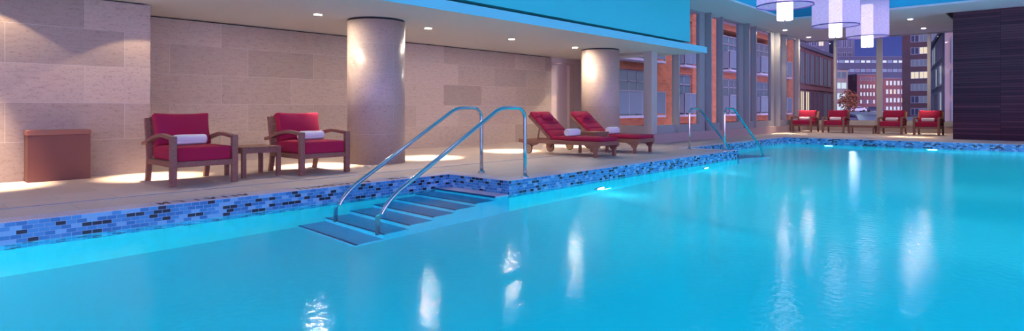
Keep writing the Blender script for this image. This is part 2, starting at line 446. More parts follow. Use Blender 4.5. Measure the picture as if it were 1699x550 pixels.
# ------------------------------------------------------------------ structure: floor, pool
PX1, PX2, NY1, NY2, FY, RX, BY = -6.40, -5.22, 5.66, 13.35, 20.36, 4.0, -4.0   # pool outline
WZ = -0.184                                                                 # water level
bm = bm_new()
for (x0, x1, y0, y1) in ((-11.2, PX1, -5.2, 28.3), (PX1, PX2, NY1, NY2), (PX1, 6.2, FY, 28.3), (RX, 6.2, -5.2, FY), (PX1, RX, -5.2, BY)):
    box(bm, x0, x1, y0, y1, -0.10, 0.0)
struct('floor', bm, M['floor'])
# basin walls and sloping bottom
FZ1, FZ2 = -1.32, -1.75
bm = bm_new()
W = 0.12
box(bm, PX1 - W, PX1 - 0.012, BY - W, FY + W, -1.95, -0.101)
box(bm, PX1 - 0.012, PX2 - 0.012, NY1 + 0.012, NY2 - 0.012, -1.95, -0.101)
box(bm, RX, RX + W, BY - W, FY + W, -1.95, -0.101)
box(bm, PX1, RX, FY + 0.012, FY + W, -1.95, -0.101)
box(bm, PX1, RX, BY - W, BY, -1.95, -0.101)
hexa(bm, ((PX1 - W, BY, -1.95), (RX, BY, -1.95), (RX, 6, -1.95), (PX1 - W, 6, -1.95)), ((PX1 - W, BY, FZ1), (RX, BY, FZ1), (RX, 6, FZ1), (PX1 - W, 6, FZ1)))
hexa(bm, ((PX1 - W, 6, -1.95), (RX, 6, -1.95), (RX, FY, -1.95), (PX1 - W, FY, -1.95)), ((PX1 - W, 6, FZ1), (RX, 6, FZ1), (RX, FY, FZ2), (PX1 - W, FY, FZ2)))
basin = struct('pool_basin', bm, M['pool_plaster'])
# entry stairs in both corners of the basin
def stairs(y_start, sgn, name, ledge=True):
    bm = bm_new(); nb = bm_new()
    ys = [y_start - sgn * (0.61 + 0.34 * i) for i in range(6)]
    zs = [WZ - 0.06 - 0.17 * (i + 1) for i in range(6)]
    prev = y_start - sgn * 0.27
    for yy, zz in zip(ys, zs):
        a, c = sorted((prev, yy)); box(bm, PX1 - 0.005, PX2, a, c, -1.6, zz)
        e0, e1 = sorted((yy, yy + sgn * 0.045)); box(nb, PX1 - 0.004, PX2 + 0.003, e0 - 0.004, e1 - 0.02, zz - 0.022, zz + 0.004)
        prev = yy
    a, c = sorted((y_start - sgn * 0.012, y_start - sgn * 0.27)); box(bm, PX1 - 0.005, PX2, a, c, -1.6, WZ - (0.051 if ledge else 0.2301))
    st = struct(name, bm, M['step_tile'])
    obj('nosing', nb, M['pool_nosing'], st)
    if not ledge: return
    bm = bm_new(); a, c = sorted((y_start - sgn * 0.012, y_start - sgn * 0.27)); box(bm, PX1 - 0.004, PX2, a, c, WZ - 0.05, WZ + 0.012)
    obj('ledge', bm, M['ledge'], st)
    bm = bm_new(); e0, e1 = sorted((y_start - sgn * 0.262, y_start - sgn * 0.276)); box(bm, PX1 - 0.003, PX2 + 0.002, e0, e1, WZ - 0.06, WZ + 0.014)
    obj('nosing', bm, M['pool_nosing'], st)
stairs(NY1, 1, 'pool_stairs')
stairs(NY2, -1, 'pool_stairs', False)
# waterline tile bands
def band(name, axis, p, a, b_, side):
    bm = bm_new()
    if axis == 'x':
        x0, x1 = sorted((p, p - side * 0.012)); box(bm, x0 + (0.003 if side > 0 else 0), x1 + 0.003, a, b_, -0.40, 0.0)
        return struct(name, bm, M['tile_yz'])
    y0, y1 = sorted((p, p - side * 0.012)); box(bm, a, b_, y0 + 0.003 * side, y1 + 0.003 * side, -0.40, 0.0)
    return struct(name, bm, M['tile_xz'])
band('trim_1', 'x', PX1, BY, NY1, 1)
band('trim_2', 'y', NY1, PX1, PX2, -1)
band('trim_3', 'x', PX2, NY1, NY2, 1)
band('trim_4', 'y', NY2, PX1, PX2, 1)
band('trim_5', 'x', PX1, NY2, FY, 1)
band('trim_6', 'y', FY, PX1, RX, -1)
# white mosaic coping along the edges
bm = bm_new(); CW, CT = 0.27, 0.004
for (x0, x1, y0, y1) in ((PX1 - CW, PX1, BY, NY1 + CW), (PX1, PX2 - CW, NY1, NY1 + CW), (PX2 - CW, PX2, NY1, NY2), (PX1, PX2 - CW, NY2 - CW, NY2), (PX1 - CW, PX1, NY2 - CW, FY + CW), (PX1, RX, FY, FY + CW)):
    box(bm, x0, x1, y0, y1, -0.001, CT)
cop = struct('trim_7', bm, M['coping'])
# dark mosaic lettering set into the coping, seen at a grazing angle
bm = bm_new()
def stroke(y, kind):
    z0, z1 = CT - 0.001, CT + 0.0012
    def bar(xa, ya, xb, yb, w=0.016):
        d = Vector((xb - xa, yb - ya, 0)); q = Vector((-d.y, d.x, 0)).normalized() * w
        A, B = Vector((xa, ya, 0)), Vector((xb, yb, 0))
        P_ = [A - q, B - q, B + q, A + q]
        hexa(bm, [(p.x, p.y, z0) for p in P_], [(p.x, p.y, z1) for p in P_])
    xa, xb = PX1 - 0.06, PX1 - 0.20
    if kind == 'I': bar(xa, y, xb, y)
    elif kind == 'V': bar(xa, y, xb, y - 0.04); bar(xa, y + 0.001, xb, y + 0.045)
    elif kind == 'N': bar(xa, y - 0.035, xb, y - 0.035); bar(xa, y + 0.035, xb, y + 0.035); bar(xa + 0.001, y - 0.033, xb - 0.001, y + 0.033, 0.012)
    elif kind == 'L': bar(xa, y, xb, y); bar(xb, y - 0.001, xb, y - 0.07)
    elif kind == 'O':
        bar(xa, y - 0.035, xb, y - 0.035); bar(xa, y + 0.035, xb, y + 0.035); bar(xa, y - 0.036, xa, y + 0.036); bar(xb, y - 0.036, xb, y + 0.036)
    elif kind == 'H': bar(xa, y - 0.035, xb, y - 0.035); bar(xa, y + 0.035, xb, y + 0.035); bar((xa + xb) / 2, y - 0.035, (xa + xb) / 2, y + 0.035)
for y, k in ((1.99, 'N'), (2.16, 'L'), (2.30, 'I'), (2.44, 'V'), (2.58, 'I'), (2.68, 'I'), (2.78, 'V'), (3.42, 'I'), (3.50, 'I'), (3.58, 'I'), (3.68, 'N'), (3.82, 'O'), (3.96, 'L'), (4.06, 'V'), (4.20, 'N'), (4.36, 'V'), (4.72, 'I'), (4.80, 'O'), (4.95, 'I')):
    stroke(y, k)
obj('lettering', bm, M['coping_mark'], cop)
# slot drain in the deck
bm = bm_new(); box(bm, -7.31, -7.285, -5.0, 14.0, -0.001, 0.003)
struct('trim_8', bm, M['drain'])
# water sheet
bm = bm_new()
for (x0, x1, y0, y1) in ((PX1, PX2, BY, NY1 - 0.01), (PX2, RX, BY, FY), (PX1, PX2, NY2 + 0.01, FY)):
    vs = [bm.verts.new(p) for p in ((x0, y0, WZ), (x1, y0, WZ), (x1, y1, WZ), (x0, y1, WZ))]; bm.faces.new(vs)
bmesh.ops.remove_doubles(bm, verts=bm.verts, dist=1e-5)
wt = struct('water', bm, M['water'])

# ------------------------------------------------------------------ structure: walls, soffit, ceiling
SZ, CZ = 2.505, 3.938
bm = bm_new(); box(bm, -11.4, -9.865, -5.2, 2.83, 0, SZ - 0.022)
struct('wall_left_projecting', bm, M['trav_projecting'])
bm = bm_new(); box(bm, -11.4, -11.04, 2.83, 13.85, 0, SZ - 0.022)
struct('wall_left', bm, M['trav_back'])
bm = bm_new(); box(bm, -11.4, -9.93, -5.2, 2.77, SZ - 0.022, SZ); box(bm, -11.4, -11.09, 2.77, 13.85, SZ - 0.022, SZ)
struct('trim_9', bm, M['black_gap'])
# door recess beyond the stone wall
bm = bm_new(); box(bm, -11.4, -11.10, 13.85, 15.9, 2.36, SZ); box(bm, -11.4, -11.10, 15.06, 15.9, 0, 2.36)
struct('wall_left_painted', bm, M['lilac_paint'])
d1 = bm_new(); box(d1, -11.25, -11.19, 13.85, 14.82, 0, 2.30)
door = struct('door_1', d1, M['door_paint'])
fr_ = bm_new(); box(fr_, -11.24, -11.09, 14.82, 15.06, 0, 2.36); box(fr_, -11.24, -11.09, 13.85, 14.82, 2.30, 2.36)
obj('door_frame', fr_, M['door_paint'], door, bev=0.01)
bm = bm_new(); box(bm, -11.4, -10.15, 15.8, 16.0, 0, SZ); box(bm, -10.35, -10.15, 14.45, 15.8, 0, SZ)
struct('wall_alcove', bm, M['lilac_paint'])
bm = bm_new(); box(bm, -11.4, -7.05, -5.2, 15.75, SZ, 2.667)
struct('ceiling_soffit', bm, M['plaster'])
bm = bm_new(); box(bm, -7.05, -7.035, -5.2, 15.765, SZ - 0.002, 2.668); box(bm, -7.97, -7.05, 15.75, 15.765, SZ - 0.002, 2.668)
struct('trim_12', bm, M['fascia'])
bm = bm_new(); box(bm, -8.6, -7.30, -5.2, 15.0, 2.667, 2.74)
struct('trim_10', bm, M['black_gap'])
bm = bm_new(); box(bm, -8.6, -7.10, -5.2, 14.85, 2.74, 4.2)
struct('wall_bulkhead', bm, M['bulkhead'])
# high ceiling with the raised tray, coloured blue for the cove light
TX0, TX1, TY0, TY1, TZ = -6.5, 3.0, -3.0, 20.85, 4.95
bm = bm_new()
for (x0, x1, y0, y1) in ((-8.2, TX0, -5.2, 28.3), (TX0, 6.2, TY1, 22.70), (TX0, -2.39, 22.70, 28.3), (-2.2, 6.2, 22.70, 28.3), (TX1, 6.2, -5.2, TY1), (TX0, TX1, -5.2, TY0)):
    box(bm, x0, x1, y0, y1, CZ, CZ + 0.06)
struct('ceiling', bm, M['white_paint'])
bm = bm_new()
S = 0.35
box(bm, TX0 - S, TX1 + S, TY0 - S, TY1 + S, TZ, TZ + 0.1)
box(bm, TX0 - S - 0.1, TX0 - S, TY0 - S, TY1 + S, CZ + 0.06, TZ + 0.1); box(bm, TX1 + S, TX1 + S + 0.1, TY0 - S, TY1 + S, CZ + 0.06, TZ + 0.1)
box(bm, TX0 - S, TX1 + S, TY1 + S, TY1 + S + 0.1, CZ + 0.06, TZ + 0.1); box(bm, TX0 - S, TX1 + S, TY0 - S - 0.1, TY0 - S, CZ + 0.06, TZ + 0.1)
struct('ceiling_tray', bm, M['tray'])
bm = bm_new(); box(bm, -2.45, -2.14, 22.6, 28.3, CZ + 0.061, CZ + 0.2)
struct('ceiling_slot', bm, M['black_gap'])
# plank-clad wall at the right, room shell out of view; its glazing is added to let in dusk light
bm = bm_new(); box(bm, -2.2, 6.2, 22.68, 22.9, 0, CZ - 0.008); box(bm, -2.2, -2.0, 22.9, 28.05, 0, CZ - 0.008)
struct('wall_clad', bm, M['planks'])
for nm, wn_, side in (('wall_right', 'window_10', 'x'), ('wall_near', 'window_11', 'y')):
    bm = bm_new(); fb = bm_new(); pb = bm_new()
    def put2(b_, a0, a1, z0, z1, t0, t1):
        if side == 'x': box(b_, 6.0 + t0, 6.0 + t1, a0, a1, z0, z1)
        else: box(b_, a0, a1, -5.0 - t1, -5.0 - t0, z0, z1)
    lo, hi = (-5.2, 22.7) if side == 'x' else (-7.05, 6.0)
    put2(bm, lo, hi, 0, 0.4, 0, 0.2); put2(bm, lo, hi, CZ - 0.1, CZ, 0, 0.2)
    k = lo
    while k < hi: put2(fb, k, k + 0.12, 0.4, CZ - 0.1, 0.02, 0.16); k += 2.4
    put2(pb, lo, hi, 0.4, CZ - 0.1, 0.08, 0.09)
    struct(nm, bm, M['lilac_paint']); w = struct(wn_, fb, M['alu']); obj('pane', pb, M['glass'], w)
bm = bm_new(); box(bm, -11.4, -7.05, -5.2, -5.0, 0, CZ)
struct('wall_near_stone', bm, M['lilac_paint'])
# columns
for i, (cx, cy) in enumerate(((-8.78, 6.06), (-8.74, 13.03))):
    mt = travertine('travertine column %d' % (i + 1), 'yz', column=(cx, cy, 0.5), rough=0.30, lift=1.0)
    bm = bm_new(); lathe(bm, [(0, 0), (0.5, 0), (0.5, SZ - 0.035), (0, SZ - 0.035)], (cx, cy, 0), seg=72)
    co = struct('column', bm, mt)
    for p in co.data.polygons: p.use_smooth = abs(p.normal.z) < 0.5
    bm = bm_new(); lathe(bm, [(0, SZ - 0.035), (0.49, SZ - 0.035), (0.49, SZ), (0, SZ)], (cx, cy, 0), seg=72)
    obj('shadow_gap', bm, M['black_gap'], co)

# ------------------------------------------------------------------ glazing
GX, GY = -7.97, 28.09
bm = bm_new(); box(bm, -8.15, -7.85, 14.25, 28.3, 0, 0.26); box(bm, -10.35, -8.15, 14.25, 14.45, 0, 0.26)
struct('baseboard_left', bm, M['granite'])
bm = bm_new(); box(bm, GX + 0.12, -2.2, GY - 0.03, GY + 0.2, 0, 0.26)
struct('baseboard_far', bm, M['granite'])
# corner post and return glazing of the alcove
bm = bm_new(); box(bm, -8.15, -7.915, 14.25, 14.56, 0.26, SZ)
struct('trim_11', bm, M['alu_light'])
bm = bm_new(); box(bm, -10.15, -8.15, 14.30, 14.42, 0.26, 0.48); box(bm, -10.15, -8.15, 14.30, 14.42, SZ - 0.06, SZ)
w = struct('window_1', bm, M['alu_light'])
bm = bm_new(); box(bm, -10.15, -8.15, 14.35, 14.362, 0.48, SZ - 0.06); obj('pane', bm, M['glass'], w)
# bays of the long glazed side: deep fin, middle fin, flat closing frame
bays = [(14.56, 17.58), (17.62, 20.72), (20.76, 23.86), (23.90, 28.09)]
mids = [(15.63, 16.01), (18.69, 19.15), (21.66, 22.2), (24.95, 25.45)]
for i, ((y0, y1), (m0, m1)) in enumerate(zip(bays, mids)):
    top = CZ
    bm = bm_new()
    box(bm, GX - 0.06, GX + 0.06, y0, y1, 0.26, 0.49)
    box(bm, GX - 0.06, GX + 0.06, y0, y1, top - 0.06, top)
    if i: box(bm, GX - 0.06, GX + 0.24, y0, y0 + 0.06, 0.26, top)
    box(bm, GX - 0.06, GX + 0.15, m0, m0 + 0.07, 0.26, top)
    if i < 3: box(bm, GX - 0.06, GX + 0.05, y1 - 0.36, y1, 0.26, top)
    else: box(bm, GX - 0.06, GX + 0.15, 26.55, 26.72, 0.26, top)
    w = struct('window_%d' % (i + 2), bm, M['alu'])
    bm = bm_new(); box(bm, GX - 0.007, GX + 0.005, y0, y1, 0.49, top - 0.06); obj('pane', bm, M['glass'], w)
    if i < 3:
        bm = bm_new(); box(bm, GX - 0.05, GX + 0.03, y1 - 0.001, y1 + 0.041, 0.26, top); obj('seal', bm, M['black_gap'], w)
xs = [GX, -6.78, -5.13, -3.47, -2.2]
for i in range(4):
    x0, x1 = xs[i], xs[i + 1]
    bm = bm_new()
    box(bm, x0, x1, GY - 0.06, GY + 0.06, 0.26, 0.46); box(bm, x0, x1, GY - 0.04, GY + 0.04, CZ - 0.05, CZ)
    if i < 3: box(bm, x1 - (0.11 if i == 1 else 0.05), x1 + (0.08 if i == 1 else 0.05), GY - 0.12, GY + 0.06, 0.26, CZ)
    w = struct('window_%d' % (i + 6), bm, M['alu_light'])
    bm = bm_new(); box(bm, x0, x1, GY - 0.006, GY + 0.006, 0.46, CZ - 0.05); obj('pane', bm, M['glass'], w)

# ------------------------------------------------------------------ ceiling lamps
def downlight(x, y, z, label, group, narrow, wide, vis=True):
    if vis:
        t = thing('ceiling_downlight', label, 'ceiling light', (x, y, z), 0, group)
        bm = bm_new(); lathe(bm, [(0.062, -0.004), (0.075, -0.006), (0.085, 0.0), (0.06, 0.0), (0.062, -0.004)], seg=28); obj('trim_ring', bm, M['lamp_trim'], t)
        bm = bm_new(); lathe(bm, [(0, -0.003), (0.06, -0.003), (0.06, 0.0), (0, 0.0)], seg=24); obj('lens', bm, M['lamp_warm'], t)
    WARM = (1.0, 0.74, 0.46)
    if narrow: lamp('SPOT', 'downlight_beam', (x, y, z - 0.03), narrow, WARM, spot_size=math.radians(36 if z < 3 else 25), spot_blend=0.9, shadow_soft_size=0.04)
    if wide: lamp('SPOT', 'downlight_spill', (x, y, z - 0.03), wide, WARM, spot_size=math.radians(105), spot_blend=0.05, shadow_soft_size=0.03)
for (x, y), lb in zip(((-8.90, 5.0), (-8.86, 7.3), (-8.87, 9.7), (-8.90, 12.12)),
        ('recessed downlight in the soffit left of the nearer stone column', 'recessed downlight in the soffit just right of the nearer stone column',
         'recessed downlight in the soffit midway between the two stone columns', 'recessed downlight in the soffit just left of the farther stone column')):
    downlight(x, y, SZ, lb, 'downlights in the low soffit', 2200, 46)
for (x, y) in ((-9.2, 2.7), (-9.47, 0.97)): downlight(x, y, SZ, '', '', 1800, 42, False)
for (x, y), lb in zip(((-7.41, 23.5), (-7.42, 26.5), (-3.42, 23.46), (-3.44, 26.45)),
        ('recessed downlight in the high ceiling beside the long glazed wall', 'recessed downlight above the far left corner of the windows',
         'larger looking recessed downlight in front of the dark plank wall', 'recessed downlight nearer the far windows, behind the one by the plank wall')):
    downlight(x, y, CZ, lb, 'downlights in the high ceiling', 2200, 60)

downlight(-9.8, 14.5, SZ, 'added recessed downlight by the door, hidden behind the farther stone column', 'downlights in the low soffit', 600, 150)  # unseen lamp, put in to brighten the door

# ------------------------------------------------------------------ pendants
def make_pendant():
    t = thing('pendant_lamp', '', 'pendant lamp', (0, 0, 0), 0, 'drum pendants over the pool')
    R_ = 0.55
    bm = bm_new(); lathe(bm, [(R_, 0), (R_, 1.05)], seg=64); sh = obj('shade', bm, M['shade'], t, smooth=True)
    for hz in (0.0, 1.05):
        bm = bm_new(); lathe(bm, [(R_ + 0.005, hz - 0.012), (R_ + 0.005, hz + 0.012), (R_ - 0.005, hz + 0.012), (R_ - 0.005, hz - 0.012), (R_ + 0.005, hz - 0.012)], seg=64); obj('rim', bm, M['shade_rim'], sh, smooth=True)
    bm = bm_new(); lathe(bm, [(0, -0.30), (0.15, -0.30), (0.155, -0.28), (0.155, 0.95), (0, 0.95)], seg=40); df = obj('diffuser', bm, M['diffuser'], t)
    bm = bm_new(); lathe(bm, [(0, -0.325), (0.012, -0.325), (0.016, -0.30), (0, -0.30)], seg=14); obj('finial', bm, M['rubber'], df)
    bm = bm_new(); lathe(bm, [(0, 1.0), (0.02, 1.0), (0.02, 1.9), (0, 1.9)], seg=12)
    for k in range(3):
        a = 2 * PI * k / 3; tube(bm, [(0, 0, 1.03), (0.545 * math.cos(a), 0.545 * math.sin(a), 1.03)], 0.006, 8)
    obj('suspension_rod', bm, M['steel'], t)
    bm = bm_new(); lathe(bm, [(0, 1.80), (0.10, 1.80), (0.10, 1.85), (0, 1.85)], seg=24); obj('ceiling_rose', bm, M['lamp_trim'], t)
    return t
pend = make_pendant()
pend.location = (-4.09, 12.97, 3.11); pend['label'] = 'lilac drum pendant nearest the long glazed wall, only its bottom rim showing'
dup(pend, (-4.10, 16.97, 3.11), 0, 'lilac drum pendant in the middle of the three, overlapping the last one')
dup(pend, (-3.95, 19.83, 3.06), 0, 'lilac drum pendant hanging lowest in view, in front of the far window post')
for y, lb in ((9.0, 'added lilac drum pendant, unseen just above the picture, next after the three in view'), (5.0, 'added unseen lilac drum pendant over the pool, level with the tiled steps'), (1.0, 'added unseen lilac drum pendant over the near end of the pool')):
    dup(pend, (-4.1, y, 3.11), 0, lb)  # extra pendants put in for their lilac light, none in view

# ------------------------------------------------------------------ pool lamps
def pool_light(loc, rz, label):
    t = thing('pool_light', label, 'pool light', loc, rz, 'underwater lights')
    bm = bm_new(); lathe(bm, [(0.11, 0.0), (0.15, 0.0), (0.14, 0.03), (0.11, 0.035), (0.11, 0.0)], axis='x', seg=32); obj('bezel', bm, M['steel'], t, smooth=True)
    bm = bm_new(); lathe(bm, [(0, 0.025), (0.11, 0.02), (0.11, 0.0), (0, 0.0)], axis='x', seg=28); obj('lens', bm, M['lamp_pool'], t)
pool_light((PX2, 7.76, -1.0), 0, 'underwater pool light glowing right of the stair handrails, nearest of them')
pool_light((PX2, 11.61, -1.0), 0, 'underwater pool light in front of the second pair of handrails')
pool_light((-5.09, FY, -0.75), -PI / 2, 'underwater pool light in the far wall below the second red armchair')
pool_light((-2.43, FY, -0.75), -PI / 2, 'underwater pool light in the far wall below the rightmost red armchair')

# ------------------------------------------------------------------ handrails
def make_handrail(sgn):
    """local: post foot at the origin, the rail runs towards sgn*y and down into the water"""
    t = thing('handrail', '', 'handrail', (0, 0, 0), 0, 'steel pool handrails')
    path = [(0, 0, 0.02), (0, 0, 0.4), (0, 0, 0.80)]
    for a in range(1, 9):
        th = PI / 2 * a / 8; path.append((0, sgn * 0.155 * (1 - math.cos(th)), 0.80 + 0.155 * math.sin(th)))
    path.append((0, sgn * 0.36, 0.955))
    # bend over into the slope
    p0, p1, p2 = Vector((0, 0.36, 0.955)), Vector((0, 0.52, 0.955)), Vector((0, 0.64, 0.872))
    for i in range(1, 7):
        s = i / 6; q = p0 * (1 - s) ** 2 + p1 * 2 * s * (1 - s) + p2 * s * s; path.append((0, sgn * q.y, q.z))
    path.append((0, sgn * 1.385, 0.451))
    p0, p1, p2 = Vector((0, 2.16, -0.01)), Vector((0, 2.40, -0.16)), Vector((0, 2.40, -0.36))
    p0 = Vector((0, 2.13, 0.03))
    for i in range(0, 9):
        s = i / 8; q = p0 * (1 - s) ** 2 + p1 * 2 * s * (1 - s) + p2 * s * s; path.append((0, sgn * q.y, q.z))
    path.append((0, sgn * 2.40, -1.16))
    bm = bm_new(); tube(bm, path, 0.0255, 18); obj('rail', bm, M['steel'], t, smooth=True)
    bm = bm_new(); lathe(bm, [(0, 0.0), (0.055, 0.0), (0.055, 0.012), (0.034, 0.028), (0.026, 0.028), (0, 0.028)], seg=28); obj('flange', bm, M['steel'], t)
    return t
h = make_handrail(-1); h.location = (-6.18, 6.10, 0.004); h['label'] = 'steel stair handrail nearer the stone wall, left of its twin at the tiled steps'
dup(h, (-5.31, 6.08, 0.004), 0, 'steel stair handrail at the tiled steps, on the open pool side of its twin')
h = make_handrail(1); h.location = (-6.16, 12.85, 0.004); h['label'] = 'small looking far steel handrail on the glazed-wall side, sloping into the pool'
dup(h, (-5.33, 12.85, 0.004), 0, 'far steel handrail standing at the tiled corner, nearer the open water')

# ------------------------------------------------------------------ teak armchairs (front towards +x)
def make_armchair():
    t = thing('armchair', '', 'armchair', (0, 0, 0), 0, 'red cushioned teak armchairs')
    for s in (-1, 1):
        y = s * 0.362
        bm = bm_new(); box(bm, 0.425, 0.495, y - 0.036, y + 0.036, 0, 0.612); obj('leg', bm, M['teak'], t, bev=0.005)
        # rear leg: splayed foot, upright post leaning back
        prof = [(-0.495, 0.0), (-0.455, 0.14), (-0.43, 0.30), (-0.445, 0.44), (-0.53, 0.83)]
        A = [(x - 0.026, z) for x, z in prof]; B = [(x + 0.032, z) for x, z in reversed(prof)]
        bm = bm_new(); prism(bm, A + B, 'y', y - 0.03, y + 0.03); obj('leg', bm, M['teak'], t, bev=0.004)
        # arched arm
        top, bot = [], []
        for i in range(15):
            u = i / 14; x = 0.44 + (-0.64 - 0.44) * u
            z = 0.588 + 0.030 * math.sin(PI * min(1, u * 1.15)) - 0.10 * max(0, u - 0.35) ** 1.2 * 1.7
            top.append((x, z + 0.022)); bot.append((x, z - 0.022))
        bm = bm_new(); prism(bm, top + bot[::-1], 'y', y - 0.034, y + 0.034); obj('arm', bm, M['teak'], t, bev=0.005)
    bm = bm_new()
    box(bm, 0.432, 0.475, -0.33, 0.33, 0.232, 0.300)
    box(bm, -0.45, -0.41, -0.335, 0.335, 0.232, 0.300)
    for s in (-1, 1): box(bm, -0.42, 0.43, s * 0.362 - 0.022, s * 0.362 + 0.022, 0.232, 0.298)
    for k in range(6): box(bm, -0.36 + 0.14 * k, -0.29 + 0.14 * k, -0.345, 0.345, 0.278, 0.298)
    obj('seat_frame', bm, M['teak'], t, bev=0.004)
    bm = bm_new()
    for z in (0.33, 0.46, 0.59, 0.72): 
        x = -0.445 - 0.085 * (z - 0.44) / 0.39
        hexa(bm, ((x - 0.012, -0.335, z), (x + 0.012, -0.335, z), (x + 0.012, 0.335, z), (x - 0.012, 0.335, z)), ((x - 0.038, -0.335, z + 0.122), (x - 0.014, -0.335, z + 0.122), (x - 0.014, 0.335, z + 0.122), (x - 0.038, 0.335, z + 0.122)))
    obj('back_slats', bm, M['teak'], t)
    bm = bm_new(); cushion(bm, 0.435, 0.324, 0.086, 0.022, puff=0.010, dent=0.004, M=Matrix.Translation((0.035, 0, 0.386)))
    obj('seat_cushion', bm, M['red_fabric'], t, smooth=True)
    bm = bm_new()
    Mx = Matrix.Translation((-0.335, 0, 0.672)) @ Matrix.Rotation(math.radians(-14), 4, 'Y') @ Matrix.Rotation(PI / 2, 4, 'Y')
    cushion(bm, 0.218, 0.342, 0.070, 0.030, puff=0.030, dent=-0.016, M=Mx)
    obj('back_cushion', bm, M['red_fabric'], t, smooth=True)
    return t
def make_towel(half=0.20, r=0.066):
    bm = bm_new()
    prof = [(0, -half + 0.012), (r * 0.22, -half + 0.010), (r * 0.30, -half + 0.018), (r * 0.42, -half + 0.006), (r * 0.55, -half + 0.012), (r * 0.66, -half), (r * 0.88, -half + 0.006), (r, -half + 0.03),
            (r * 1.02, -half * 0.4), (r * 0.99, half * 0.3), (r, half - 0.03), (r * 0.88, half - 0.006), (r * 0.66, half), (r * 0.55, half - 0.012), (r * 0.42, half - 0.006), (r * 0.30, half - 0.018), (r * 0.22, half - 0.010), (0, half - 0.012)]
    lathe(bm, prof, (0, 0, r * 0.97), axis='y', seg=28)
    # loose outer edge of the roll
    tube(bm, [(r * 0.80, -half + 0.02, r * 0.42), (r * 0.80, half - 0.02, r * 0.42)], r * 0.24, 10)
    return obj('rolled_towel', bm, M['towel'], None, smooth=True)
ch = make_armchair()
ch.location = (-8.27, 2.845, 0); ch['label'] = 'red cushioned teak armchair closest to the terracotta bin'
tw = make_towel(); tw.location = (-8.245, 2.82, 0.484)
tag(tw, 'white rolled towel on the red armchair closest to the terracotta bin', 'towel', 'rolled towels')
dup(ch, (-8.27, 4.50, 0), 0, 'red cushioned teak armchair between the small side table and the stone column')
dup(tw, (-8.245, 4.52, 0.484), 0, 'white rolled towel on the red armchair beside the nearer stone column')
far = ((-7.40, 25.95, 'the window corner, leftmost of the far four', -0.02), (-6.26, 25.95, 'the left end of the far low table', 0.03), (-4.33, 25.85, 'the right end of the far low table', 0.0), (-3.20, 25.75, 'the dark plank wall, rightmost of the far four', -0.02))
for x, y, where, da in far:
    dup(ch, (x, y, 0), -PI / 2 + da, 'red teak armchair at ' + where)
    dup(tw, (x - 0.02, y + 0.02, 0.484), -PI / 2 + da, 'white rolled towel on the armchair at ' + where)

# ------------------------------------------------------------------ tables
def make_table(name, label, lx, ly, hz, loc, rz=0, leg=0.055, slats=6):
    t = thing(name, label, 'side table', loc, rz)
    bm = bm_new()
    n_ = slats; step = ly / n_
    for k in range(n_): box(bm, -lx / 2, lx / 2, -ly / 2 + step * k + 0.003, -ly / 2 + step * (k + 1) - 0.003, hz - 0.025, hz)
    obj('tabletop', bm, M['teak'], t, bev=0.002)
    bm = bm_new(); ax, ay = lx / 2 - 0.012, ly / 2 - 0.012
    box(bm, -ax, ax, -ay, -ay + 0.025, hz - 0.085, hz - 0.026); box(bm, -ax, ax, ay - 0.025, ay, hz - 0.085, hz - 0.026)
    box(bm, -ax, -ax + 0.025, -ay + 0.025, ay - 0.025, hz - 0.085, hz - 0.026); box(bm, ax - 0.025, ax, -ay + 0.025, ay - 0.025, hz - 0.085, hz - 0.026)
    obj('apron', bm, M['teak'], t)
    for sx in (-1, 1):
        for sy in (-1, 1):
            bm = bm_new(); x, y = sx * (lx / 2 - leg / 2 - 0.004), sy * (ly / 2 - leg / 2 - 0.004)
            box(bm, x - leg / 2, x + leg / 2, y - leg / 2, y + leg / 2, 0, hz - 0.026); obj('leg', bm, M['teak'], t, bev=0.004)
    return t
make_table('side_table', 'small square teak side table between the two near red armchairs', 0.62, 0.55, 0.42, (-8.36, 3.685, 0))
make_table('side_table', 'low square teak table between the two sun loungers', 0.46, 0.50, 0.455, (-7.23, 10.52, 0))
make_table('low_table', 'long low teak table between the middle pair of far armchairs', 0.50, 0.86, 0.31, (-5.28, 25.75, 0), PI / 2)

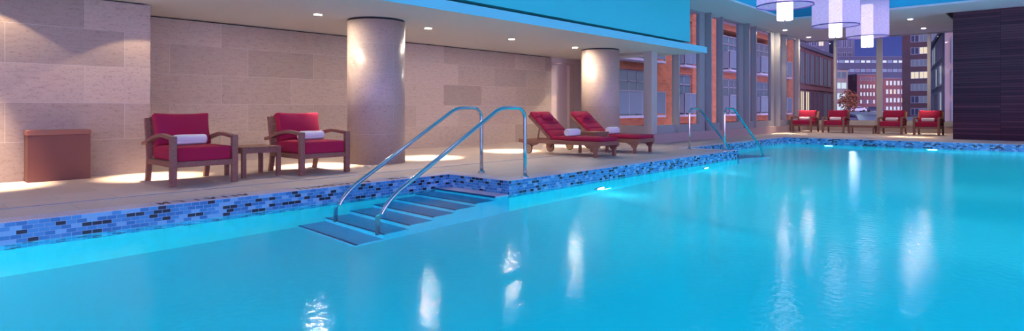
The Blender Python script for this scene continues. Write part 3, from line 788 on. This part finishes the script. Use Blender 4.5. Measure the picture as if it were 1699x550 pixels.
# ------------------------------------------------------------------ sun loungers (foot towards +x)
def make_lounger():
    t = thing('sun_lounger', '', 'sun lounger', (0, 0, 0), 0, 'red cushioned teak loungers')
    X0, X1, HW = -1.04, 1.04, 0.325
    bm = bm_new()
    for s in (-1, 1): box(bm, X0, X1, s * HW - 0.022, s * HW + 0.022, 0.225, 0.305)
    box(bm, X1 - 0.045, X1, -HW + 0.022, HW - 0.022, 0.225, 0.305); box(bm, X0 + 0.02, X0 + 0.06, -HW + 0.022, HW - 0.022, 0.225, 0.30)
    obj('frame', bm, M['teak'], t, bev=0.005)
    bm = bm_new()
    for k in range(13): box(bm, -0.10 + 0.085 * k, -0.03 + 0.085 * k, -HW + 0.023, HW - 0.023, 0.282, 0.303)
    obj('slats', bm, M['teak'], t)
    # shaped foot legs with scrolled brackets
    for s in (-1, 1):
        prof = [(0.905, 0), (0.905, 0.10), (0.895, 0.125), (0.86, 0.145), (0.85, 0.175), (0.80, 0.185), (0.765, 0.21), (0.70, 0.2255), (1.03, 0.2255), (1.015, 0.19), (0.985, 0.175), (0.98, 0.14), (0.962, 0.12), (0.962, 0)]
        bm = bm_new(); prism(bm, prof, 'y', s * HW - 0.028, s * HW + 0.028); obj('leg', bm, M['teak'], t, bev=0.003)
    # wheel brackets, wheels
    for s in (-1, 1):
        prof = [(-0.80, 0.09), (-0.80, 0.14), (-0.82, 0.175), (-0.90, 0.19), (-0.94, 0.2255), (-0.50, 0.2255), (-0.56, 0.19), (-0.64, 0.175), (-0.68, 0.14), (-0.70, 0.09)]
        bm = bm_new(); prism(bm, prof, 'y', s * HW - 0.02, s * HW + 0.02); br = obj('wheel_bracket', bm, M['teak'], t, bev=0.003)
        bm = bm_new(); lathe(bm, [(0, -0.016), (0.096, -0.016), (0.10, -0.010), (0.10, 0.010), (0.096, 0.016), (0, 0.016)], (-0.74, s * (HW + 0.045), 0.105), axis='y', seg=36)
        wh = obj('wheel', bm, M['teak_light'], t)
        bm = bm_new(); lathe(bm, [(0.097, -0.014), (0.105, -0.012), (0.105, 0.012), (0.097, 0.014), (0.097, -0.014)], (-0.74, s * (HW + 0.045), 0.105), axis='y', seg=36); obj('tyre', bm, M['rubber'], wh, smooth=True)
        bm = bm_new(); lathe(bm, [(0, -0.022), (0.02, -0.022), (0.02, 0.022), (0, 0.022)], (-0.74, s * (HW + 0.045), 0.105), axis='y', seg=18); obj('hub', bm, M['brass'], wh)
    # reclined backrest: hinge at x=-0.20, tilted up towards the head
    ang = math.radians(40); hx_, hz_ = -0.20, 0.31; L = 0.77
    T = Matrix.Translation((hx_, 0, hz_)) @ Matrix.Rotation(PI + ang, 4, 'Y')  # local +x runs up the backrest, local -z points off its face
    def put(bm_): bmesh.ops.transform(bm_, matrix=T, verts=bm_.verts); bmesh.ops.recalc_face_normals(bm_, faces=bm_.faces); return bm_
    bm = bm_new()
    for s in (-1, 1): box(bm, 0, L, s * 0.285 - 0.018, s * 0.285 + 0.018, -0.02, 0.03)
    for k in range(8): box(bm, 0.03 + 0.094 * k, 0.10 + 0.094 * k, -0.30, 0.30, -0.032, -0.02)
    obj('backrest_frame', put(bm), M['teak'], t)
    bm = bm_new()
    for s in (-1, 1):
        a = T @ Vector((0.42, s * 0.24, 0.02)); tube(bm, [a, (-0.60, s * 0.24, 0.27)], 0.016, 8)
    tube(bm, [(-0.60, -0.30, 0.27), (-0.60, 0.30, 0.27)], 0.014, 8)
    obj('backrest_prop', bm, M['teak'], t)
    # quilted mattress in two pads
    def pad(bm_, length, x0, n_, zsurf, sgn):
        step = length / n_
        for k in range(n_):
            cushion(bm_, step / 2 + 0.004, 0.312, 0.038, 0.030, puff=0.010, n=4, M=Matrix.Translation((x0 + step * (k + 0.5), 0, zsurf + sgn * 0.039)))
    bm = bm_new(); cushion(bm, 0.62, 0.315, 0.040, 0.034, puff=0.006, n=8, M=Matrix.Translation((0.425, 0, 0.345)))
    obj('seat_pad', bm, M['red_fabric'], t, smooth=True)
    bm = bm_new(); pad(bm, 0.80, -0.02, 4, -0.033, -1); obj('back_pad', put(bm), M['red_fabric'], t, smooth=True)
    bm = bm_new(); cushion(bm, 0.085, 0.17, 0.040, 0.036, puff=0.02, n=6, M=Matrix.Translation((0.56, 0, -0.142)))
    obj('headrest_pillow', put(bm), M['red_fabric'], t, smooth=True)
    return t
lg = make_lounger(); lg.location = (-7.40, 9.80, 0); lg['label'] = 'red cushioned wheeled teak sun lounger nearer the stair handrails, in front of the low table'
dup(lg, (-7.40, 11.25, 0), 0, 'red cushioned teak sun lounger beside the farther stone column, behind the low table')
tl_ = make_towel(0.20, 0.078); tl_.location = (-7.20, 9.72, 0.388); tl_.rotation_euler = (0, 0, 0.0)
tag(tl_, 'thick white rolled towel on the nearer red sun lounger', 'towel', 'rolled towels')
dup(tl_, (-7.20, 11.22, 0.388), 0.0, 'thick white rolled towel on the sun lounger beside the farther column')

# ------------------------------------------------------------------ towel bin by the projecting wall
bn = thing('bin', 'terracotta brown rectangular bin with a lighter collar against the travertine wall', 'bin', (-9.735, 1.705, 0))
bm = bm_new(); box(bm, -0.115, 0.115, -0.335, 0.335, 0, 0.605); obj('body', bm, M['bin'], bn, bev=0.004)
bm = bm_new()
box(bm, -0.12, 0.12, -0.34, -0.305, 0.606, 0.668); box(bm, -0.12, 0.12, 0.305, 0.34, 0.606, 0.668)
box(bm, 0.075, 0.12, -0.305, 0.305, 0.606, 0.668); box(bm, -0.12, -0.075, -0.305, 0.305, 0.606, 0.668)
obj('collar', bm, M['bin_collar'], bn, bev=0.003)
bm = bm_new(); box(bm, -0.075, 0.075, -0.305, 0.305, 0.606, 0.64); obj('opening', bm, M['black_gap'], bn)

# ------------------------------------------------------------------ the city outside
M['brick_a'] = bricks('orange brick', 'yz', (0.34, 0.115, 0.034), (0.27, 0.15, 0.09))
M['brick_ax'] = bricks('orange brick side', 'xz', (0.34, 0.115, 0.034), (0.27, 0.15, 0.09))
M['brick_b'] = bricks('red brown brick', 'yz', (0.13, 0.045, 0.035), (0.10, 0.06, 0.05))
M['brick_far'] = bricks('street end brick', 'yz', (0.085, 0.030, 0.030), (0.07, 0.04, 0.04), 0.6, 0.2)
M['brick_g'] = bricks('dark brown brick', 'xz', (0.050, 0.028, 0.026), (0.045, 0.03, 0.03), 0.6, 0.2)
M['concrete'] = plain('grey concrete', (0.34, 0.36, 0.38), 0.85, var=0.1, scale=0.6)
M['concrete_dark'] = plain('dark concrete', (0.055, 0.065, 0.085), 0.85)
M['office_grey'] = plain('office cladding', (0.028, 0.036, 0.052), 0.85)
M['concrete_grey'] = plain('mid grey concrete', (0.12, 0.13, 0.15), 0.85)
M['beige_clad'] = plain('beige cladding', (0.22, 0.20, 0.15), 0.8)
M['asphalt'] = plain('wet asphalt', (0.13, 0.20, 0.22), 0.4, var=0.3, scale=0.35)
M['win_dark'] = plain('dark window', (0.03, 0.045, 0.065), 0.2)
M['win_blue'] = plain('bluish window', (0.085, 0.17, 0.165), 0.4)
M['win_frame'] = plain('window frame', (0.20, 0.23, 0.24), 0.6)
M['rail_glass'] = plain('frosted balcony glass', (0.13, 0.20, 0.215), 0.2)
M['frame_brown'] = plain('brown window frame', (0.10, 0.05, 0.045), 0.7)
M['win_lit'] = glow('lit window', (1.0, 0.80, 0.50), 1.0)
M['win_white'] = glow('white lit window', (0.85, 0.95, 1.0), 0.85)
M['win_dim'] = glow('dim window', (0.35, 0.50, 0.75), 0.20)
M['win_green'] = glow('greenish lit window', (0.75, 0.95, 0.55), 0.55)
M['sign_blue'] = glow('blue street lights', (0.15, 0.25, 1.0), 1.6)
M['leaf'] = plain('autumn leaves', (0.17, 0.055, 0.015), 0.8, var=0.4, scale=3)
M['bark'] = plain('bark', (0.06, 0.045, 0.04), 0.9)
M['car_white'] = plain('pale car paint', (0.55, 0.57, 0.62), 0.3)
M['car_dark'] = plain('dark car paint', (0.05, 0.06, 0.09), 0.3)
M['tail'] = glow('tail light', (1.0, 0.12, 0.08), 2.0)

for k_ in ('win_blue', 'win_dark'): M[k_].node_tree.nodes['Principled BSDF'].inputs['Specular IOR Level'].default_value = 0.12
# neighbour with balconies, facade plane at x = -14
A = thing('apartment_building', 'orange brick apartment block with glass balconies outside the long glazed wall', 'building', (-14, 34, 0))
OX, OY = 14.0, -34.0
def ab(name, m, parts, parent=A):
    bm = bm_new()
    for (x0, x1, y0, y1, z0, z1) in parts: box(bm, x0 + OX, x1 + OX, y0 + OY, y1 + OY, z0, z1)
    return obj(name, bm, m, parent)
LV = [-2.6, 0.2, 2.75, 5.6, 8.4]              # floor lines
ab('back_wall', M['concrete_dark'], [(-17.0, -15.5, 19, 46.5, -4, 11)])
# brick piers and brick bands
piers = [(19.0, 21.0), (25.6, 28.0), (29.55, 33.0), (36.9, 37.9), (41.4, 42.8), (45.2, 46.5)]
for y0, y1 in piers: ab('brick_pier', M['brick_a'], [(-15.5, -14.0, y0, y1, -4, 11)])
for z in LV[1:4]:
    for y0, y1 in ((21.0, 25.6), (28.0, 29.55), (33.0, 36.9), (37.9, 41.4), (42.8, 45.2)):
        ab('brick_band', M['brick_a'], [(-15.5, -14.02, y0, y1, z - 0.02, z + 0.40)])
for z in LV[0:4]:
    for y0, y1 in ((21.0, 25.6), (28.0, 29.55), (33.0, 36.9), (37.9, 41.4), (42.8, 45.2)):
        zt = z + 2.53
        n_ = max(2, int((y1 - y0) / 0.75)); st = (y1 - y0) / n_
        fr = ab('window', M['win_frame'], [(-14.25, -14.10, y0 + st * k - 0.035, y0 + st * k + 0.035, z + 0.42, zt) for k in range(n_ + 1)] + [(-14.25, -14.10, y0, y1, zt - 0.55, zt - 0.48), (-14.25, -14.10, y0, y1, zt - 0.07, zt)])
        bm = bm_new(); box(bm, -14.20 + OX, -14.16 + OX, y0 + OY, y1 + OY, z + 0.42, zt); obj('pane', bm, M['win_blue'] if (int(y0) + int(z)) % 3 else M['win_dim'], fr)
        q = random.random()
        if q < 0.75:
            k = random.randrange(n_); bm = bm_new(); ww = random.choice((0.25, 0.5)) * st
            box(bm, -14.158 + OX, -14.15 + OX, y0 + st * k + 0.1 + OY, y0 + st * k + 0.1 + ww + OY, z + 0.6, z + 0.6 + random.uniform(0.4, 1.2))
            obj('lit_room', bm, random.choice((M['win_green'], M['win_white'], M['win_lit'])), fr)
        b_ = ab('balcony_slab', M['concrete'], [(-15.0, -13.4 if y1 - y0 > 3 else -13.7, y0 + 0.1, y1 - 0.1, z + 0.34, z + 0.45)])
        xo = -13.42 if y1 - y0 > 3 else -13.72
        bm = bm_new(); box(bm, xo - 0.02 + OX, xo + OX, y0 + 0.12 + OY, y1 - 0.12 + OY, z + 0.52, z + 1.5); box(bm, -14.0 + OX, xo + OX, y0 + 0.12 + OY, y0 + 0.14 + OY, z + 0.52, z + 1.5); obj('glass_rail', bm, M['rail_glass'], b_)
        bm = bm_new()
        n2 = max(2, int((y1 - y0) / 1.1))
        for k in range(n2 + 1):
            yy = y0 + 0.12 + (y1 - y0 - 0.27) * k / n2; box(bm, xo - 0.04 + OX, xo + 0.02 + OX, yy + OY, yy + 0.04 + OY, z + 0.45, z + 1.52)
        box(bm, xo - 0.03 + OX, xo + 0.02 + OX, y0 + 0.12 + OY, y1 - 0.12 + OY, z + 1.5, z + 1.55); obj('rail_frame', bm, M['win_frame'], b_)

def block(name, label, P0, P1, depth, z0, z1, wall_m, rows, cols, win, zlo=None, group=None, top=True, pad=0.10, wfrac=0.62, hfrac=0.6, frame=True, bands=None, cat='building', band_m=None, frame_m=None):
    """building whose seen facade runs from P0 to P1; the mass goes back to the left of P0->P1 by depth (away from the viewer)"""
    P0, P1 = Vector((*P0, 0)), Vector((*P1, 0)); d = P1 - P0; Lf = d.length; rz = math.atan2(d.y, d.x)
    t = thing(name, label, cat, P0, rz, group)
    bm = bm_new(); box(bm, 0, Lf, 0, depth, z0, z1); obj('wall', bm, wall_m, t)
    if top: bm = bm_new(); box(bm, -0.15, Lf + 0.15, -0.15, depth, z1, z1 + 0.35); obj('parapet', bm, M['concrete_dark'] if wall_m is not M['concrete'] else M['concrete'], t)
    zlo = z0 if zlo is None else zlo
    H_ = (z1 - zlo) / rows; Wd = Lf * (1 - 2 * pad) / cols
    for r in range(rows):
        if bands and r:
            bm = bm_new(); box(bm, 0.02, Lf - 0.02, -0.12, 0.0, zlo + H_ * r - bands / 2, zlo + H_ * r + bands / 2); obj('band', bm, band_m or wall_m, t)
        for c in range(cols):
            mm = win(r, c)
            if mm is None: continue
            x0 = Lf * pad + Wd * (c + 0.5 - wfrac / 2); x1 = x0 + Wd * wfrac
            za = zlo + H_ * (r + 0.5 - hfrac / 2); zb = za + H_ * hfrac
            bm = bm_new(); fw = 0.05 * Wd
            box(bm, x0 - fw, x0, -0.08, 0.02, za, zb); box(bm, x1, x1 + fw, -0.08, 0.02, za, zb); box(bm, x0 - fw, x1 + fw, -0.1, 0.02, za - fw, za); box(bm, x0 - fw, x1 + fw, -0.08, 0.02, zb, zb + fw)
            if frame: box(bm, (x0 + x1) / 2 - fw / 2, (x0 + x1) / 2 + fw / 2, -0.07, 0.02, za, zb)
            f_ = obj('window', bm, frame_m or M['win_frame'], t)
            bm = bm_new(); box(bm, x0, x1, -0.04, 0.0, za, zb); obj('pane', bm, mm, f_)
    return t
rnd = random.Random(3)
def pick(*opts):
    def f(r, c):
        q = rnd.random(); acc = 0
        for p, mm in opts:
            acc += p
            if q < acc: return M[mm]
        return M[opts[-1][1]]
    return f
# long red-brown row house left of the street
block('brick_row_building', 'red brown brick row building running away behind the leftmost far armchair', (-15.7, 48.6), (-17.2, 70.9), 14, -5, 6.4, M['brick_b'], 3, 9,
      lambda r, c: M['win_lit'] if (r == 1 and c in (1, 2, 3)) else rnd.choice((M['win_blue'], M['win_blue'], M['win_dim'], M['win_dark'])), zlo=-4.2, wfrac=0.68, hfrac=0.78, bands=0.35, frame_m=M['frame_brown'])
block('apartment_tower', 'tall slender tower showing above the brick row building', (-53.0, 168.0), (-43.6, 174.0), 12, -5, 26, M['concrete_dark'], 9, 5, pick((0.3, 'win_lit'), (0.25, 'win_dim'), (0.45, 'win_dark')), zlo=0)
block('office_building', 'wide grey office block across the back with a strip of lit windows', (-76, 286), (-45, 315), 25, -5, 24, M['office_grey'], 6, 14,
      lambda r, c: M['win_white'] if r == 5 and c % 3 != 2 else (M['win_dim'] if r == 4 and c % 2 else (M['win_dark'] if r < 4 else M['win_blue'])), zlo=0, hfrac=0.24, wfrac=0.7, frame=False)
block('roof_plant_building', 'dark small tower rising behind the grey office block', (-73, 300), (-66, 306), 12, -5, 34, M['concrete_dark'], 4, 3, pick((0.2, 'win_dim'), (0.8, 'win_dark')), zlo=10)
block('beige_building', 'narrow beige building with lit floors beside the autumn tree', (-32.2, 132.0), (-30.3, 134.8), 8, -3, 8.9, M['beige_clad'], 5, 2, lambda r, c: M['win_white'] if r in (1, 2, 3) else M['win_dim'], zlo=-2, hfrac=0.55, wfrac=0.9, frame=False)
block('street_end_building', 'red brick building with arched white lit windows at the end of the street', (-45.8, 215.4), (-40.0, 220.6), 12, -2, 11.8, M['brick_far'], 5, 6,
      lambda r, c: M['win_dark'] if r == 4 or r == 1 and c % 2 else M['win_white'], zlo=-0.5, wfrac=0.42, hfrac=0.45, frame=False)
block('lit_facade_building', 'orange floodlit brick building beside the middle window post', (-39.6, 221.0), (-33.9, 225.6), 12, -2, 10.6, M['brick_far'], 4, 5,
      lambda r, c: M['win_white'] if rnd.random() < 0.7 else M['win_lit'], zlo=-0.5, wfrac=0.5, hfrac=0.5)
for k in range(4): lamp('POINT', 'facade_floodlight', (-39.3 + 1.55 * k, 214.4 + 1.25 * k, 9.6), 420, (1.0, 0.50, 0.16), shadow_soft_size=0.2)
block('brown_tower', 'dark brown brick tower with rows of three windows right of centre', (-20.3, 130.4), (-13.6, 130.4), 14, -4, 15.0, M['brick_g'], 8, 3,
      lambda r, c: (M['win_lit'] if r in (4, 6) else M['win_dim']) if rnd.random() < 0.65 else M['win_dark'], zlo=-3, pad=0.2, wfrac=0.86, hfrac=0.52)
block('brown_tower_wing', 'lower brown wing behind the right window post', (-13.4, 130.4), (-8.5, 127.0), 12, -4, 14.5, M['brick_g'], 8, 3, pick((0.3, 'win_dim'), (0.15, 'win_white'), (0.55, 'win_dark')), zlo=-3)
block('grey_side_building', 'grey building with dark bays seen behind the rightmost far armchair', (-9.3, 76.0), (-5.9, 55.6), 8, -5, 7.0, M['concrete_grey'], 5, 6, pick((0.25, 'win_dim'), (0.1, 'win_white'), (0.65, 'win_dark')), zlo=-4, wfrac=0.75, hfrac=0.7)
block('pale_side_building', 'pale facade right outside the far window next to the plank wall', (-4.5, 42.6), (-1.0, 42.6), 6, -5, 9.0, M['beige_clad'], 7, 4, pick((0.2, 'win_dim'), (0.8, 'win_blue')), zlo=-4, pad=0.05, wfrac=0.55, hfrac=0.75)
# street climbing away from the hall
bm = bm_new()
pts = [(-14.5, 40, -4.2), (-14.5, 75, -2.6), (-30, 140, -0.4), (-52, 214, 0.55)]
ptr = [(-3, 40, -4.2), (-6, 75, -2.6), (-12, 129, -0.4), (-30, 214, 0.55)]
L_ = [bm.verts.new(p) for p in pts]; R_ = [bm.verts.new(p) for p in ptr]
Lb = [bm.verts.new((p[0], p[1], p[2] - 0.4)) for p in pts]; Rb = [bm.verts.new((p[0], p[1], p[2] - 0.4)) for p in ptr]
for i in range(3):
    bm.faces.new((L_[i], R_[i], R_[i + 1], L_[i + 1])); bm.faces.new((Lb[i], Lb[i + 1], Rb[i + 1], Rb[i]))
    bm.faces.new((L_[i], L_[i + 1], Lb[i + 1], Lb[i])); bm.faces.new((R_[i], Rb[i], Rb[i + 1], R_[i + 1]))
bmesh.ops.recalc_face_normals(bm, faces=bm.faces)
struct('street', bm, M['asphalt'])
for p in ((-24, 110, 6), (-34, 160, 7), (-20, 75, 5)): lamp('POINT', 'street_glow', p, 380, (0.75, 0.88, 1.0), shadow_soft_size=0.4)
lamp('POINT', 'street_glow', (-37.5, 205, 4.5), 500, (0.2, 0.3, 1.0), shadow_soft_size=0.4)
# cars
def make_car(label, loc, rz, paint):
    t = thing('car', label, 'car', loc, rz)
    prof = [(-2.1, 0.35), (-2.1, 0.85), (-1.7, 0.95), (-1.1, 1.40), (0.5, 1.42), (1.1, 0.98), (1.95, 0.85), (2.1, 0.6), (2.1, 0.35)]
    bm = bm_new(); prism(bm, prof, 'y', -0.85, 0.85); obj('body', bm, paint, t, bev=0.08)
    bm = bm_new(); prism(bm, [(-1.55, 0.98), (-1.1, 1.34), (0.45, 1.36), (0.95, 1.0)], 'y', -0.86, 0.86); obj('side_window', bm, M['win_dark'], t)
    for x in (-1.3, 1.3):
        for s in (-1, 1):
            bm = bm_new(); lathe(bm, [(0, -0.1), (0.33, -0.1), (0.33, 0.1), (0, 0.1)], (x, s * 0.78, 0.33), axis='y', seg=20); obj('wheel', bm, M['rubber'], t)
    for s in (-1, 1):
        bm = bm_new(); box(bm, -2.12, -2.08, s * 0.6 - 0.16, s * 0.6 + 0.16, 0.65, 0.8); obj('tail_light', bm, M['tail'], t)
make_car('pale car on the street in front of the red brick building', (-37.2, 175.2, 0.05), math.radians(35), M['car_white'])
make_car('dark car on the street near the middle window post', (-33.8, 178.0, 0.06), math.radians(15), M['car_dark'])
# autumn tree
tr_ = thing('street_tree', 'orange autumn tree beside the narrow beige building', 'tree', (-27.7, 123.7, -0.7))
bm = bm_new(); tube(bm, [(0, 0, 0), (0.1, 0, 1.4), (0, 0.1, 3.0)], 0.16, 8)
for k in range(5):
    a = k * 1.26; tube(bm, [(0, 0, 1.6 + 0.2 * k), (1.1 * math.cos(a), 1.1 * math.sin(a), 2.8 + 0.25 * k)], 0.06, 6)
obj('trunk', bm, M['bark'], tr_)
bm = bm_new()
for k in range(420):
    a, b2 = rnd.uniform(0, 2 * PI), rnd.uniform(-1, 1); rr = 1.75 * rnd.random() ** 0.4
    p = Vector((rr * math.cos(a) * math.sqrt(1 - b2 * b2), rr * math.sin(a) * math.sqrt(1 - b2 * b2), 3.1 + rr * b2 * 1.25))
    u = Vector((rnd.gauss(0, 1), rnd.gauss(0, 1), rnd.gauss(0, 1))).normalized(); w2 = u.orthogonal().normalized()
    q = [bm.verts.new(p + u * 0.22), bm.verts.new(p + w2 * 0.16), bm.verts.new(p - u * 0.22), bm.verts.new(p - w2 * 0.16)]; bm.faces.new(q)
obj('crown', bm, M['leaf'], tr_)
